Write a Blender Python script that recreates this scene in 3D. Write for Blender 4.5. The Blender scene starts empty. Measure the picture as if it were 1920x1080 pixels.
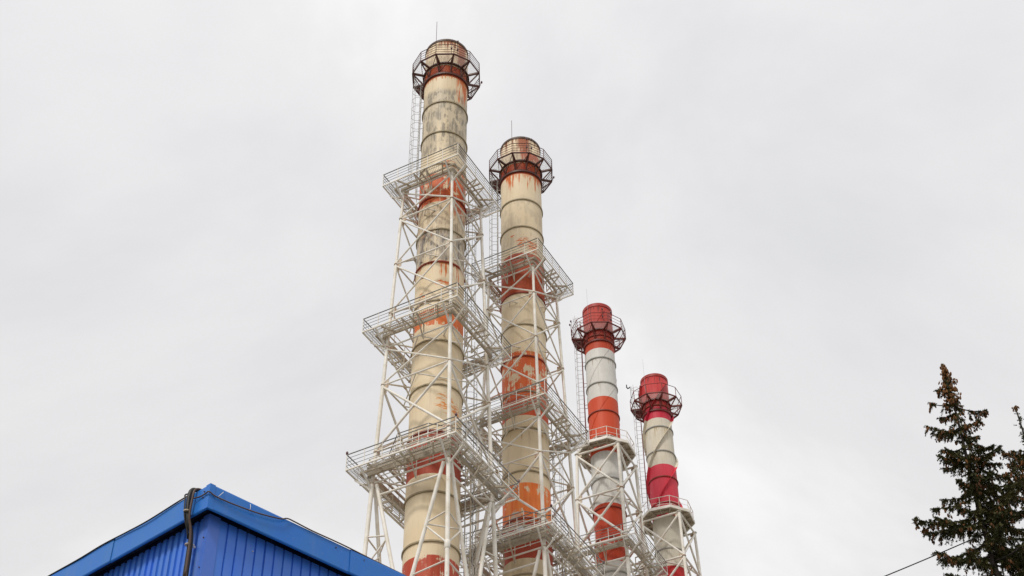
import bpy, bmesh, math, random
import numpy as np
from math import sin, cos, tan, pi, radians, atan2, sqrt, hypot
from mathutils import Vector, Matrix

random.seed(7); rng = np.random.default_rng(7)
S = bpy.context.scene
COL = S.collection
V = Vector

# ------------------------------------------------------------------ camera, sky, sun, exposure
F_PX = 2900.0; PITCH = radians(43); CAMZ = 1.6
cam_d = bpy.data.cameras.new('camera'); cam = bpy.data.objects.new('camera', cam_d); COL.objects.link(cam)
cam_d.sensor_width = 36.0; cam_d.lens = 36.0 * F_PX / 1920.0
cam_d.clip_start = 0.1; cam_d.clip_end = 6000
ROLL = 0.012
cam.location = (0, 0, CAMZ); cam.rotation_euler = (Matrix.Rotation(pi / 2 + PITCH, 3, 'X') @ Matrix.Rotation(-ROLL, 3, 'Z')).to_euler()
S.camera = cam

SUN_EL, SUN_AZ = radians(48), radians(205)          # azimuth clockwise from +Y : behind the camera, a little left
world = bpy.data.worlds.new('World'); S.world = world; world.use_nodes = True
def build_world():
    nt = world.node_tree; N = nt.nodes; L = nt.links; N.clear()
    out = N.new('ShaderNodeOutputWorld')
    sky = N.new('ShaderNodeTexSky'); sky.sky_type = 'NISHITA'; sky.sun_disc = False
    sky.sun_elevation = SUN_EL; sky.sun_rotation = SUN_AZ
    b1 = N.new('ShaderNodeBackground'); b1.inputs['Strength'].default_value = 0.1
    L.new(sky.outputs[0], b1.inputs['Color'])
    tc = N.new('ShaderNodeTexCoord'); sep = N.new('ShaderNodeSeparateXYZ'); L.new(tc.outputs['Generated'], sep.inputs[0])
    def m(op, a, b=None):
        n = N.new('ShaderNodeMath'); n.operation = op
        for i, v in enumerate((a, b)):
            if v is None: continue
            if isinstance(v, (int, float)): n.inputs[i].default_value = v
            else: L.new(v, n.inputs[i])
        return n.outputs[0]
    zc = m('MAXIMUM', sep.outputs['Z'], 0.0)
    dz = m('ADD', zc, 0.25)
    cb = N.new('ShaderNodeCombineXYZ'); L.new(m('DIVIDE', sep.outputs['X'], dz), cb.inputs[0]); L.new(m('DIVIDE', sep.outputs['Y'], dz), cb.inputs[1])
    off = N.new('ShaderNodeVectorMath'); off.operation = 'ADD'; off.inputs[1].default_value = SKY_OFF
    L.new(cb.outputs[0], off.inputs[0])
    n1 = N.new('ShaderNodeTexNoise'); n1.inputs['Scale'].default_value = 1.9; n1.inputs['Detail'].default_value = 6; n1.inputs['Roughness'].default_value = 0.57; n1.inputs['Distortion'].default_value = 0.35
    L.new(off.outputs[0], n1.inputs['Vector'])
    rmp = N.new('ShaderNodeValToRGB'); L.new(n1.outputs['Fac'], rmp.inputs[0])
    e = rmp.color_ramp.elements
    e[0].position = 0.34; e[0].color = (0.580, 0.579, 0.590, 1)
    e[1].position = 0.70; e[1].color = (0.84, 0.838, 0.836, 1)
    x = e.new(0.5); x.color = (0.655, 0.645, 0.648, 1)
    b2 = N.new('ShaderNodeBackground'); L.new(rmp.outputs[0], b2.inputs['Color'])
    # overcast sky: brighter towards the zenith
    L.new(m('ADD', m('MULTIPLY', zc, 0.36), 0.80), b2.inputs['Strength'])
    mx = N.new('ShaderNodeMixShader'); mx.inputs[0].default_value = 0.95
    L.new(b1.outputs[0], mx.inputs[1]); L.new(b2.outputs[0], mx.inputs[2]); L.new(mx.outputs[0], out.inputs['Surface'])
SKY_OFF = (-0.8, -4.7, 0.0)
build_world()
sun_d = bpy.data.lights.new('sun', 'SUN'); sun_d.energy = 1.5; sun_d.angle = radians(12); sun_d.color = (1.0, 0.95, 0.88)
sun = bpy.data.objects.new('sun', sun_d); COL.objects.link(sun)
sdir = V((sin(SUN_AZ) * cos(SUN_EL), cos(SUN_AZ) * cos(SUN_EL), sin(SUN_EL)))
sun.rotation_euler = sdir.to_track_quat('Z', 'Y').to_euler(); sun.location = sdir * 200
vs = S.view_settings; vs.view_transform = 'Standard'; vs.look = 'None'; vs.exposure = 0.35; vs.gamma = 1.0; vs.use_curve_mapping = False

# ------------------------------------------------------------------ survey helpers (pixel of the photo -> place in the world)
def ray(px, py):
    dx, dy = px - 960, py - 540
    a = (dx * cos(ROLL) - dy * sin(ROLL)) / F_PX; b = -(dx * sin(ROLL) + dy * cos(ROLL)) / F_PX
    return V((a, cos(PITCH) - b * sin(PITCH), sin(PITCH) + b * cos(PITCH)))
def at_y(px, py, Y):
    r = ray(px, py); return r * (Y / r.y) + V((0, 0, CAMZ))
def at_z(px, py, z):
    r = ray(px, py); return r * ((z - CAMZ) / r.z) + V((0, 0, CAMZ))

# ------------------------------------------------------------------ materials
class NB:
    """small node builder: every method returns an output socket"""
    def __init__(s, name, rough=0.6, metal=0.0, spec=0.3):
        s.m = bpy.data.materials.new(name); s.m.use_nodes = True
        s.N = s.m.node_tree.nodes; s.L = s.m.node_tree.links
        s.p = s.N['Principled BSDF']; s.p.inputs['Roughness'].default_value = rough; s.p.inputs['Metallic'].default_value = metal
        s.p.inputs['Specular IOR Level'].default_value = spec
    def lk(s, v, inp):
        if isinstance(v, (int, float)): inp.default_value = v
        elif isinstance(v, (tuple, list)):
            inp.default_value = (*v, 1) if len(v) == 3 and inp.type == 'RGBA' else v
        else: s.L.new(v, inp)
    def math(s, op, a, b=0.0, c=0.0, clamp=False):
        n = s.N.new('ShaderNodeMath'); n.operation = op; n.use_clamp = clamp
        s.lk(a, n.inputs[0]); s.lk(b, n.inputs[1]); s.lk(c, n.inputs[2]); return n.outputs[0]
    def ss(s, v, lo, hi, a=0.0, b=1.0):
        n = s.N.new('ShaderNodeMapRange'); n.interpolation_type = 'SMOOTHSTEP'
        s.lk(v, n.inputs[0]); s.lk(lo, n.inputs[1]); s.lk(hi, n.inputs[2]); s.lk(a, n.inputs[3]); s.lk(b, n.inputs[4]); return n.outputs[0]
    def mix(s, f, a, b):
        n = s.N.new('ShaderNodeMix'); n.data_type = 'RGBA'
        s.lk(f, n.inputs[0]); s.lk(a, n.inputs[6]); s.lk(b, n.inputs[7]); return n.outputs[2]
    def noise(s, vec, scale, detail=3, rough=0.55, dist=0.0):
        n = s.N.new('ShaderNodeTexNoise'); s.L.new(vec, n.inputs['Vector'])
        n.inputs['Scale'].default_value = scale; n.inputs['Detail'].default_value = detail; n.inputs['Roughness'].default_value = rough; n.inputs['Distortion'].default_value = dist
        return n.outputs['Fac']
    def scale(s, vec, sc, off=(0, 0, 0)):
        n = s.N.new('ShaderNodeMapping'); s.L.new(vec, n.inputs[0]); n.inputs['Scale'].default_value = sc; n.inputs['Location'].default_value = off
        return n.outputs[0]
    def pos(s):
        return s.N.new('ShaderNodeNewGeometry').outputs['Position']
    def objc(s):
        return s.N.new('ShaderNodeTexCoord').outputs['Object']
    def rnd(s):
        return s.N.new('ShaderNodeObjectInfo').outputs['Random']
    def sep(s, v):
        n = s.N.new('ShaderNodeSeparateXYZ'); s.L.new(v, n.inputs[0]); return n.outputs
    def comb(s, x, y, z):
        n = s.N.new('ShaderNodeCombineXYZ'); s.lk(x, n.inputs[0]); s.lk(y, n.inputs[1]); s.lk(z, n.inputs[2]); return n.outputs[0]
    def bump(s, h, strength=0.3, dist=0.02):
        n = s.N.new('ShaderNodeBump'); n.inputs['Strength'].default_value = strength; n.inputs['Distance'].default_value = dist
        s.L.new(h, n.inputs['Height']); s.L.new(n.outputs[0], s.p.inputs['Normal'])
    def done(s, col):
        s.lk(col, s.p.inputs['Base Color']); return s.m

def worn(name, col, dirt, rust, rust_amt=0.62, rough=0.5, spec=0.3, nscale=1.3, metal=0.0):
    b = NB(name, rough, metal, spec); p = b.pos()
    n1 = b.noise(p, nscale, 4); n2 = b.noise(b.scale(p, (1, 1, .35)), 5.5, 4, .65)
    c = b.mix(b.ss(n1, .35, .75), col, dirt)
    c = b.mix(b.ss(n2, rust_amt, rust_amt + .12), c, rust)
    v = b.rnd(); c = b.mix(b.math('MULTIPLY', v, .22), c, dirt)
    b.bump(n2, .12, .01)
    return b.done(c)
M = {}
M['white_steel'] = worn('white_painted_steel', (.86, .83, .765), (.69, .635, .53), (.40, .22, .10), .63)
M['tan_steel'] = worn('stained_beam_steel', (.56, .50, .40), (.40, .33, .24), (.28, .15, .07), .60)
M['grey_steel'] = worn('galvanised_steel', (.50, .49, .46), (.36, .34, .31), (.28, .19, .12), .68)
M['joint_steel'] = worn('rust_stained_joint_steel', (.62, .54, .43), (.44, .33, .22), (.32, .13, .05), .50)
M['rail_grey'] = worn('dull_grey_rail_steel', (.27, .265, .25), (.19, .185, .17), (.2, .14, .09), .68)
M['dark_red'] = worn('dark_red_gallery_steel', (.20, .040, .030), (.12, .03, .025), (.08, .04, .03), .6)
M['brown_steel'] = worn('rusted_brown_gallery_steel', (.125, .045, .032), (.075, .035, .028), (.16, .06, .03), .6)
M['ring_olive'] = worn('aged_ring_steel', (.38, .315, .20), (.27, .22, .135), (.25, .12, .05), .62)
M['ring_red'] = worn('red_ring_steel', (.30, .05, .025), (.20, .035, .02), (.15, .05, .03), .62)
M['rim_rust'] = worn('rusted_rim', (.12, .075, .05), (.07, .045, .035), (.2, .08, .04), .58)
M['rim_red'] = worn('red_rim', (.40, .045, .035), (.30, .035, .03), (.2, .05, .04), .66)
M['ring_grey'] = worn('grey_ring_steel', (.40, .39, .36), (.28, .27, .245), (.28, .22, .16), .66)
M['black'] = worn('black_rubber', (.012, .012, .013), (.02, .019, .018), (.03, .025, .02), .6, rough=.45)
M['brown_cable'] = worn('brown_cable_sheath', (.11, .065, .045), (.07, .042, .032), (.13, .09, .07), .6, rough=.4)
M['lamp_glass'] = worn('lamp_lens', (.10, .02, .015), (.05, .02, .02), (.05, .03, .03), .7, rough=.15, spec=.5)
M['lamp_white'] = worn('white_lamp_housing', (.78, .77, .74), (.66, .64, .6), (.5, .45, .38), .7)

def ground_mat():
    b = NB('yard_concrete', .9); p = b.pos()
    return b.done(b.mix(b.ss(b.noise(p, .08, 5), .3, .7), (.20, .19, .165), (.28, .265, .235)))
M['ground'] = ground_mat()

def blue_mat(name, col, col2, rough):
    b = NB(name, rough, 0, .4); p = b.pos()
    n = b.noise(b.scale(p, (1, 1, .25)), 2.2, 5, .6); n2 = b.noise(p, 14, 3)
    c = b.mix(b.ss(n, .3, .75), col, col2)
    c = b.mix(b.math('MULTIPLY', b.ss(n2, .62, .8), .35), c, (.20, .24, .34))
    c = b.mix(b.math('MULTIPLY', b.rnd(), .25), c, col2)
    dust = b.noise(b.scale(p, (3.5, 3.5, .35), (4, 2, 0)), 1.0, 4, .6)
    c = b.mix(b.math('MULTIPLY', b.ss(dust, .52, .8), .30), c, (.16, .24, .44))
    b.bump(b.noise(p, 1.6, 3), .10, .03)
    return b.done(c)
M['blue_wall'] = blue_mat('blue_profiled_sheet', (.045, .175, .76), (.06, .20, .66), .36)
M['blue_fascia'] = blue_mat('blue_fascia_sheet', (.012, .155, .58), (.024, .17, .52), .36)
M['blue_trim'] = blue_mat('blue_corner_trim', (.06, .16, .62), (.075, .18, .6), .3)
M['soffit'] = blue_mat('shade_dark_soffit_blue', (.006, .012, .045), (.005, .01, .04), .6)  # near-black blue: shade under the overhang is put into the colour
M['roof'] = worn('roof_felt', (.16, .16, .16), (.10, .1, .1), (.2, .19, .18), .6)

def leaf_mat(name, a, c2, rough=.6):
    b = NB(name, rough, 0, .2); n = b.noise(b.pos(), 2.3, 3); n2 = b.noise(b.pos(), 24, 2)
    c = b.mix(b.ss(n, .35, .68), a, c2); c = b.mix(b.ss(n2, .45, .75, 0, .6), c, tuple(min(1, x * 1.8) for x in c2))
    return b.done(c)
M['needle'] = leaf_mat('spruce_needles', (.034, .040, .013), (.078, .070, .022))
M['cone'] = leaf_mat('spruce_cones', (.055, .022, .007), (.15, .062, .016))
M['bark'] = worn('spruce_bark', (.030, .023, .018), (.018, .014, .012), (.05, .04, .032), .6, rough=.9)
M['wood'] = worn('weathered_pole_wood', (.16, .13, .10), (.11, .09, .07), (.2, .17, .14), .6, rough=.9)

# shaft paint: bands, soot, drips; all marks stay put on the paint
def shaft_mat(name, cx, cy, base, base2, bands, soots=(), drips=(), patches=(), seams=0.0, seed=0.0, edge=.03):
    b = NB(name, .55, 0, .25)
    P = b.pos(); x, y, z = b.sep(P)
    ax = b.math('SUBTRACT', x, cx); ay = b.math('SUBTRACT', cy, y)
    ang = b.math('ARCTAN2', ax, ay)
    arc = b.math('MULTIPLY', ang, 1.6)
    uv = b.comb(b.math('ADD', arc, seed), z, seed)
    big = b.noise(b.scale(uv, (.35, .22, 1)), 1.0, 4, .6)
    stre = b.noise(b.scale(uv, (2.6, .16, 1)), 1.0, 4, .6)
    fine = b.noise(b.scale(uv, (6.5, .5, 1)), 1.0, 4, .65)
    blot = b.noise(uv, 1.25, 5, .62)
    spk = b.noise(uv, 5.0, 4, .65)
    c = b.mix(b.ss(big, .32, .7), base, base2)
    c = b.mix(b.math('MULTIPLY', b.ss(stre, .50, .78), .45), c, tuple(v * .66 for v in base2))
    c = b.mix(b.math('MULTIPLY', b.ss(spk, .62, .78), .25), c, (.34, .28, .2))
    wob = b.math('MULTIPLY', b.math('SUBTRACT', spk, .5), edge)
    zz = b.math('ADD', z, wob)
    def between(lo, hi, soft=.02, zv=None):
        zv = zv or zz
        return b.math('MULTIPLY', b.ss(zv, lo - soft, lo + soft), b.ss(zv, hi - soft, hi + soft, 1, 0))
    for (lo, hi, amt, tone) in soots:
        mk = between(lo, hi, .35, b.math('ADD', z, b.math('MULTIPLY', b.math('SUBTRACT', stre, .5), 1.5)))
        rows = b.noise(b.scale(uv, (2.3, 1.15, 1), (seed, 0, 0)), 1.0, 3, .6)
        k = b.math('MULTIPLY', b.ss(fine, .34, .60), b.ss(rows, .43, .56))
        k = b.math('MULTIPLY', b.math('MULTIPLY', k, mk), amt * .9)
        c = b.mix(b.math('MULTIPLY', b.math('MULTIPLY', mk, b.ss(stre, .25, .6)), amt * .55), c, tuple(v * 1.9 for v in tone))
        c = b.mix(k, c, tone)
    for (lo, hi, red, red2, peel) in bands:
        mk = between(lo, hi)
        rc = b.mix(b.ss(stre, .38, .68), red, red2)
        rc = b.mix(b.math('MULTIPLY', b.ss(fine, .6, .8), .35), rc, tuple(v * .55 for v in red))
        if peel > 0:
            keep = b.ss(b.math('ADD', b.math('MULTIPLY', blot, .62), b.math('MULTIPLY', fine, .38)), .30 + peel * .25, .35 + peel * .25)
            mk = b.math('MULTIPLY', mk, keep)
        c = b.mix(mk, c, rc)
    for (top, length, thr, col, a0, a1) in drips:          # rust running down from an edge, between two angles
        d = b.math('DIVIDE', b.math('SUBTRACT', top, z), length)
        act = b.math('MULTIPLY', b.ss(d, -.01, .01), b.ss(d, .6, 1.0, 1, 0))
        sector = b.math('MULTIPLY', b.ss(ang, a0 - .25, a0), b.ss(ang, a1, a1 + .25, 1, 0))
        k = b.ss(b.math('SUBTRACT', b.math('ADD', b.math('MULTIPLY', stre, .45), b.math('MULTIPLY', fine, .55)), b.math('MULTIPLY', d, .16)), thr, thr + .07)
        c = b.mix(b.math('MULTIPLY', b.math('MULTIPLY', act, sector), k), c, col)
    for (pa, pz, ra, rz, thr, col) in patches:             # rust blooms
        q = b.math('ADD', b.math('POWER', b.math('DIVIDE', b.math('SUBTRACT', ang, pa), ra), 2.0), b.math('POWER', b.math('DIVIDE', b.math('SUBTRACT', z, pz), rz), 2.0))
        q = b.ss(q, .2, 1.0, 1, 0)
        lines = b.noise(b.scale(uv, (1.3, 4.2, 1), (pa * 3, pz, 0)), 1.5, 6, .72)
        k = b.ss(b.math('ADD', b.math('MULTIPLY', lines, .8), b.math('MULTIPLY', q, .22)), thr + .035, thr + .10)
        c = b.mix(b.math('MULTIPLY', k, q), c, col)
    b.bump(b.math('ADD', big, b.math('MULTIPLY', spk, .3)), .25, .03)
    return b.done(c)

# ------------------------------------------------------------------ object helpers
WL = {}                                              # world location of everything that parents something
def thing(name, label, cat, loc, group=None):
    o = bpy.data.objects.new(name, None); COL.objects.link(o); o.location = loc; o.empty_display_size = .5
    o['label'] = label; o['category'] = cat
    if group: o['group'] = group
    WL[o.name] = V(loc); return o
def tag(o, label, cat, group=None):
    o['label'] = label; o['category'] = cat
    if group: o['group'] = group
    return o
def link(name, me, parent=None, loc=None):
    """mesh built in world coordinates relative to loc"""
    o = bpy.data.objects.new(name, me); COL.objects.link(o)
    loc = V(loc) if loc is not None else (WL[parent.name] if parent else V((0, 0, 0)))
    if parent: o.parent = parent; o.location = loc - WL[parent.name]
    else: o.location = loc
    WL[o.name] = loc; return o
def to_mesh(bm, name, mats, smooth=False):
    me = bpy.data.meshes.new(name); bm.to_mesh(me); bm.free()
    for m in (mats if isinstance(mats, (list, tuple)) else [mats]): me.materials.append(m)
    if smooth:
        me.polygons.foreach_set('use_smooth', [True] * len(me.polygons))
    return me
ROD = {}
def rod_mesh(mat, seg=8):
    k = (mat.name, seg)
    if k not in ROD:
        bm = bmesh.new(); bmesh.ops.create_cone(bm, cap_ends=True, segments=seg, radius1=1, radius2=1, depth=1)
        me = to_mesh(bm, 'rod_' + mat.name, mat)
        me.polygons.foreach_set('use_smooth', [len(p.vertices) == 4 for p in me.polygons]); ROD[k] = me
    return ROD[k]
BOX = {}
def box_mesh(mat):
    if mat.name not in BOX:
        bm = bmesh.new(); bmesh.ops.create_cube(bm, size=1); BOX[mat.name] = to_mesh(bm, 'bar_' + mat.name, mat)
    return BOX[mat.name]
def place(name, me, parent, mtx):
    o = bpy.data.objects.new(name, me); COL.objects.link(o); o.parent = parent
    if parent: mtx = Matrix.Translation(-WL[parent.name]) @ mtx
    o.matrix_basis = mtx
    return o
def rod(name, a, b, r, mat, parent, seg=8):
    a = V(a); b = V(b); d = b - a
    q = d.to_track_quat('Z', 'Y').to_matrix().to_4x4()
    return place(name, rod_mesh(mat, seg), parent, Matrix.Translation((a + b) / 2) @ q @ Matrix.Diagonal((r, r, d.length, 1)))
def bar_mtx(a, b, w, h):
    a = V(a); b = V(b); d = b - a; t = d.normalized(); up = V((0, 0, 1))
    if abs(t.z) > .95: up = V((0, 1, 0))
    s = t.cross(up).normalized(); u = s.cross(t)
    R = Matrix((s, t, u)).transposed().to_4x4()
    return Matrix.Translation((a + b) / 2) @ R @ Matrix.Diagonal((w, d.length, h, 1))
def bar(name, a, b, w, h, mat, parent):
    return place(name, box_mesh(mat), parent, bar_mtx(a, b, w, h))
def bm_bar(bm, a, b, w, h, off=V((0, 0, 0))):
    bmesh.ops.create_cube(bm, size=1, matrix=Matrix.Translation(-off) @ bar_mtx(a, b, w, h))
def bm_rod(bm, a, b, r, off=V((0, 0, 0)), seg=6, r2=None):
    a = V(a); b = V(b); d = b - a
    bmesh.ops.create_cone(bm, cap_ends=True, segments=seg, radius1=r, radius2=r if r2 is None else r2, depth=d.length,
        matrix=Matrix.Translation((a + b) / 2 - off) @ d.to_track_quat('Z', 'Y').to_matrix().to_4x4())
def bm_tube(bm, pts, radii, seg=8, off=V((0, 0, 0)), close=True):
    pts = [V(p) for p in pts]; rings = []
    if isinstance(radii, (int, float)): radii = [radii] * len(pts)
    nrm = None
    for i, p in enumerate(pts):
        t = (pts[min(i + 1, len(pts) - 1)] - pts[max(i - 1, 0)]).normalized()
        if nrm is None:
            nrm = t.cross(V((0, 0, 1)) if abs(t.z) < .9 else V((1, 0, 0))).normalized()
        nrm = (nrm - t * nrm.dot(t)).normalized(); bi = t.cross(nrm)
        rings.append([bm.verts.new(p - off + (nrm * cos(2 * pi * k / seg) + bi * sin(2 * pi * k / seg)) * radii[i]) for k in range(seg)])
    for r0, r1 in zip(rings, rings[1:]):
        for k in range(seg): bm.faces.new((r0[k], r0[(k + 1) % seg], r1[(k + 1) % seg], r1[k])).smooth = True
    if close:
        bm.faces.new(rings[0][::-1]); bm.faces.new(rings[-1])
def bm_lathe(bm, prof, seg=48, c=(0, 0)):
    rings = [[bm.verts.new((c[0] + r * cos(2 * pi * k / seg), c[1] + r * sin(2 * pi * k / seg), z)) for k in range(seg)] for r, z in prof]
    for r0, r1 in zip(rings, rings[1:]):
        for k in range(seg): bm.faces.new((r0[k], r0[(k + 1) % seg], r1[(k + 1) % seg], r1[k]))
def pol(cx, cy, az, r, z):
    """azimuth in degrees: 0 faces the camera, positive to the right"""
    a = radians(az); return V((cx + r * sin(a), cy - r * cos(a), z))

# ------------------------------------------------------------------ ground
bm = bmesh.new(); bmesh.ops.create_grid(bm, x_segments=40, y_segments=40, size=3000)
g = link('ground', to_mesh(bm, 'ground', M['ground'])); g['kind'] = 'structure'

# ------------------------------------------------------------------ chimneys
def ladder(par, cx, cy, az, r_sh, z0, z1, mat, cage=True, cagemat=None):
    cagemat = cagemat or mat
    base = pol(cx, cy, az, r_sh + .28, z0)
    rad = (pol(0, 0, az, 1, 0)).normalized(); tg = V((-rad.y, rad.x, 0))
    bm = bmesh.new()
    for s in (-1, 1):
        bm_bar(bm, base + tg * .24 * s, base + tg * .24 * s + V((0, 0, z1 - z0)), .05, .05, base)
        z = z0 + .6
        while z < z1:
            p = base + tg * .24 * s; p.z = z; bm_bar(bm, p, p - rad * .3, .03, .03, base); z += 2.4
    lad = link('ladder', to_mesh(bm, 'ladder', mat), par, base)
    z = z0 + .3
    while z < z1:
        c = V((base.x, base.y, z)); rod('rung', c - tg * .24, c + tg * .24, .014, mat, lad, 6); z += .34
    if cage:
        bm = bmesh.new()
        pts = [tg * .27 * -1] + [rad * (.02 + .62 * sin(pi * k / 8)) + tg * (-.36 * cos(pi * k / 8)) for k in range(1, 8)] + [tg * .27]
        bm_tube(bm, pts, .015, 5); hoop = to_mesh(bm, 'cage_hoop', cagemat)
        z = z0 + 2.2
        while z < z1 + .9:
            o = link('cage_hoop', hoop, lad, (base.x, base.y, z)); z += .95
        for k in (2, 4, 6):
            q = base + pts[k]; a = V((q.x, q.y, z0 + 2.2)); rod('cage_strap', a, V((q.x, q.y, z1 + .8)), .016, cagemat, lad, 5)
    return lad

def gallery(par, cx, cy, r_sh, n, az0, R, z_deck, z_low, mat, railmat, rail_h=1.1, nrail=3):
    st = 360 / n
    vt = lambda k, r=R, z=z_deck: pol(cx, cy, az0 + k * st, r, z)
    org = V((cx, cy, z_deck)); bm = bmesh.new()
    def rg(z, h, w):
        bm = bmesh.new(); bm_lathe(bm, [(r_sh - .01, z - h / 2), (r_sh + w, z - h / 2), (r_sh + w, z + h / 2), (r_sh - .01, z + h / 2), (r_sh - .01, z - h / 2)], 48)
        bmesh.ops.recalc_face_normals(bm, faces=bm.faces); return bm
    bm.free(); ga = link('gallery', to_mesh(rg(0, .15, .13), 'gallery_ring', mat), par, org)
    link('bracket_ring', to_mesh(rg(z_low - z_deck, .17, .12), 'bracket_ring', mat), ga, org)
    for k in range(n): bar('edge_beam', vt(k), vt(k + 1), .08, .10, mat, ga)
    for k in range(n):
        bar('radial_beam', vt(k, r_sh), vt(k, R - .06), .13, .16, mat, ga)
        bar('knee_brace', vt(k, r_sh + .08, z_low + .1), vt(k, R - .06, z_deck - .1), .08, .08, mat, ga)
        bar('wall_stiffener', vt(k, r_sh + .045, z_low + .1), vt(k, r_sh + .045, z_deck - .1), .07, .07, mat, ga)
        rod('post', vt(k), vt(k, R, z_deck + rail_h), .032, railmat, ga, 6)
        mid = (vt(k) + vt(k + 1)) / 2
        rod('handrail', vt(k, R, z_deck + rail_h), vt(k + 1, R, z_deck + rail_h), .03, railmat, ga, 6)
        for j in range(nrail):
            zz = z_deck + rail_h * (j + 1) / (nrail + 1)
            rod('mid_rail', vt(k, R, zz), vt(k + 1, R, zz), .018, railmat, ga, 6)
        # outward horizontal stay between neighbouring knee braces
        m0 = (vt(k, r_sh + .08, z_low + .1) + vt(k, R, z_deck)) / 2; m1 = (vt(k + 1, r_sh + .08, z_low + .1) + vt(k + 1, R, z_deck)) / 2
        rod('stay', vt(k, r_sh + .1, z_low + .1), vt(k + 1, R - .06, z_deck - .12), .026, mat, ga, 6)
    bm = bmesh.new()                                  # grating of thin bars
    for k in range(n):
        a0, a1, b0, b1 = vt(k, r_sh + .1), vt(k, R), vt(k + 1, r_sh + .1), vt(k + 1, R)
        nn = max(4, int((R - r_sh) / .10))
        for i in range(1, nn):
            t = i / nn; bm_bar(bm, a0.lerp(a1, t), b0.lerp(b1, t), .014, .02, org)
    o = link('grating', to_mesh(bm, 'grating', M['grey_steel']), ga, org); o['kind'] = 'stuff'
    return ga, vt

def chimney(label, cx, cy, r, H, rings, mat, ringmat, rimmat, gal, lad, rod_, rim_h=.2, hatch=None, seam=None):
    seam = seam or mat
    t = thing('chimney', label, 'chimney', (cx, cy, 0), 'tall painted steel chimneys standing in a row')
    zs = [H] + list(rings) + [rings[-1] - 4, rings[-1] - 8, 0]
    for i, (a, b) in enumerate(zip(zs, zs[1:])):      # one course of plate between two ring flanges
        bm = bmesh.new()
        bm_lathe(bm, [(r, b + .012), (r, a - .012)] if i else [(r - .06, a - 2.0), (r - .06, a), (r, a), (r, b + .012)], 64)
        for v in bm.verts: v.co.z -= b
        bmesh.ops.recalc_face_normals(bm, faces=bm.faces)
        link('shaft_section', to_mesh(bm, 'shaft_section', mat, True), t, (cx, cy, b))
    def ring(z, h, pr, name, m):
        bm = bmesh.new(); bm_lathe(bm, [(r - .03, -h / 2), (r + pr, -h / 2), (r + pr, h / 2), (r - .03, h / 2), (r - .03, -h / 2)], 64)
        bmesh.ops.recalc_face_normals(bm, faces=bm.faces)
        return link(name, to_mesh(bm, name, m), t, (cx, cy, z))
    for i, (a, b) in enumerate(zip(zs[1:-3], zs[2:-2])):   # vertical plate seams, staggered from course to course
        for az in (-8 + (i * 53) % 41 - 18, 38 + (i * 37) % 31, -62 + (i * 29) % 37):
            bar('plate_seam', pol(cx, cy, az, r + .001, b + .06), pol(cx, cy, az, r + .001, a - .06), .022, .012, seam, t)
    for i, z in enumerate(rings): ring(z, .10, .085, 'stiffening_ring', ringmat(z))
    for z in (zs[len(rings) + 1], zs[len(rings) + 2]): ring(z, .1, .085, 'stiffening_ring', ringmat(z))
    ring(H - rim_h / 2 + .02, rim_h, .045, 'rim', rimmat)
    ga, vt = gallery(t, cx, cy, r, **gal)
    if hatch is not None:                             # solid plate where the ladder comes up
        bm = bmesh.new(); q = [vt(hatch, r + .12), vt(hatch, gal['R'] - .02), vt(hatch + 1, gal['R'] - .02), vt(hatch + 1, r + .12)]
        lo = [bm.verts.new(p - WL[ga.name] - V((0, 0, .05))) for p in q]; hi = [bm.verts.new(p - WL[ga.name] - V((0, 0, .03))) for p in q]
        bm.faces.new(lo); bm.faces.new(hi[::-1])
        for i in range(4): bm.faces.new((lo[i], hi[i], hi[(i + 1) % 4], lo[(i + 1) % 4]))
        bmesh.ops.recalc_face_normals(bm, faces=bm.faces); link('hatch_plate', to_mesh(bm, 'hatch_plate', M['dark_red']), ga)
    for l in lad: ladder(t, cx, cy, **l)
    # lightning rod on the gallery rail
    p, q = rod_
    rod('lightning_rod', p, q, .02 if r > 1.5 else .011, M['brown_steel'] if r > 1.5 else M['grey_steel'], t, 6)
    return t, ga, vt

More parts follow.
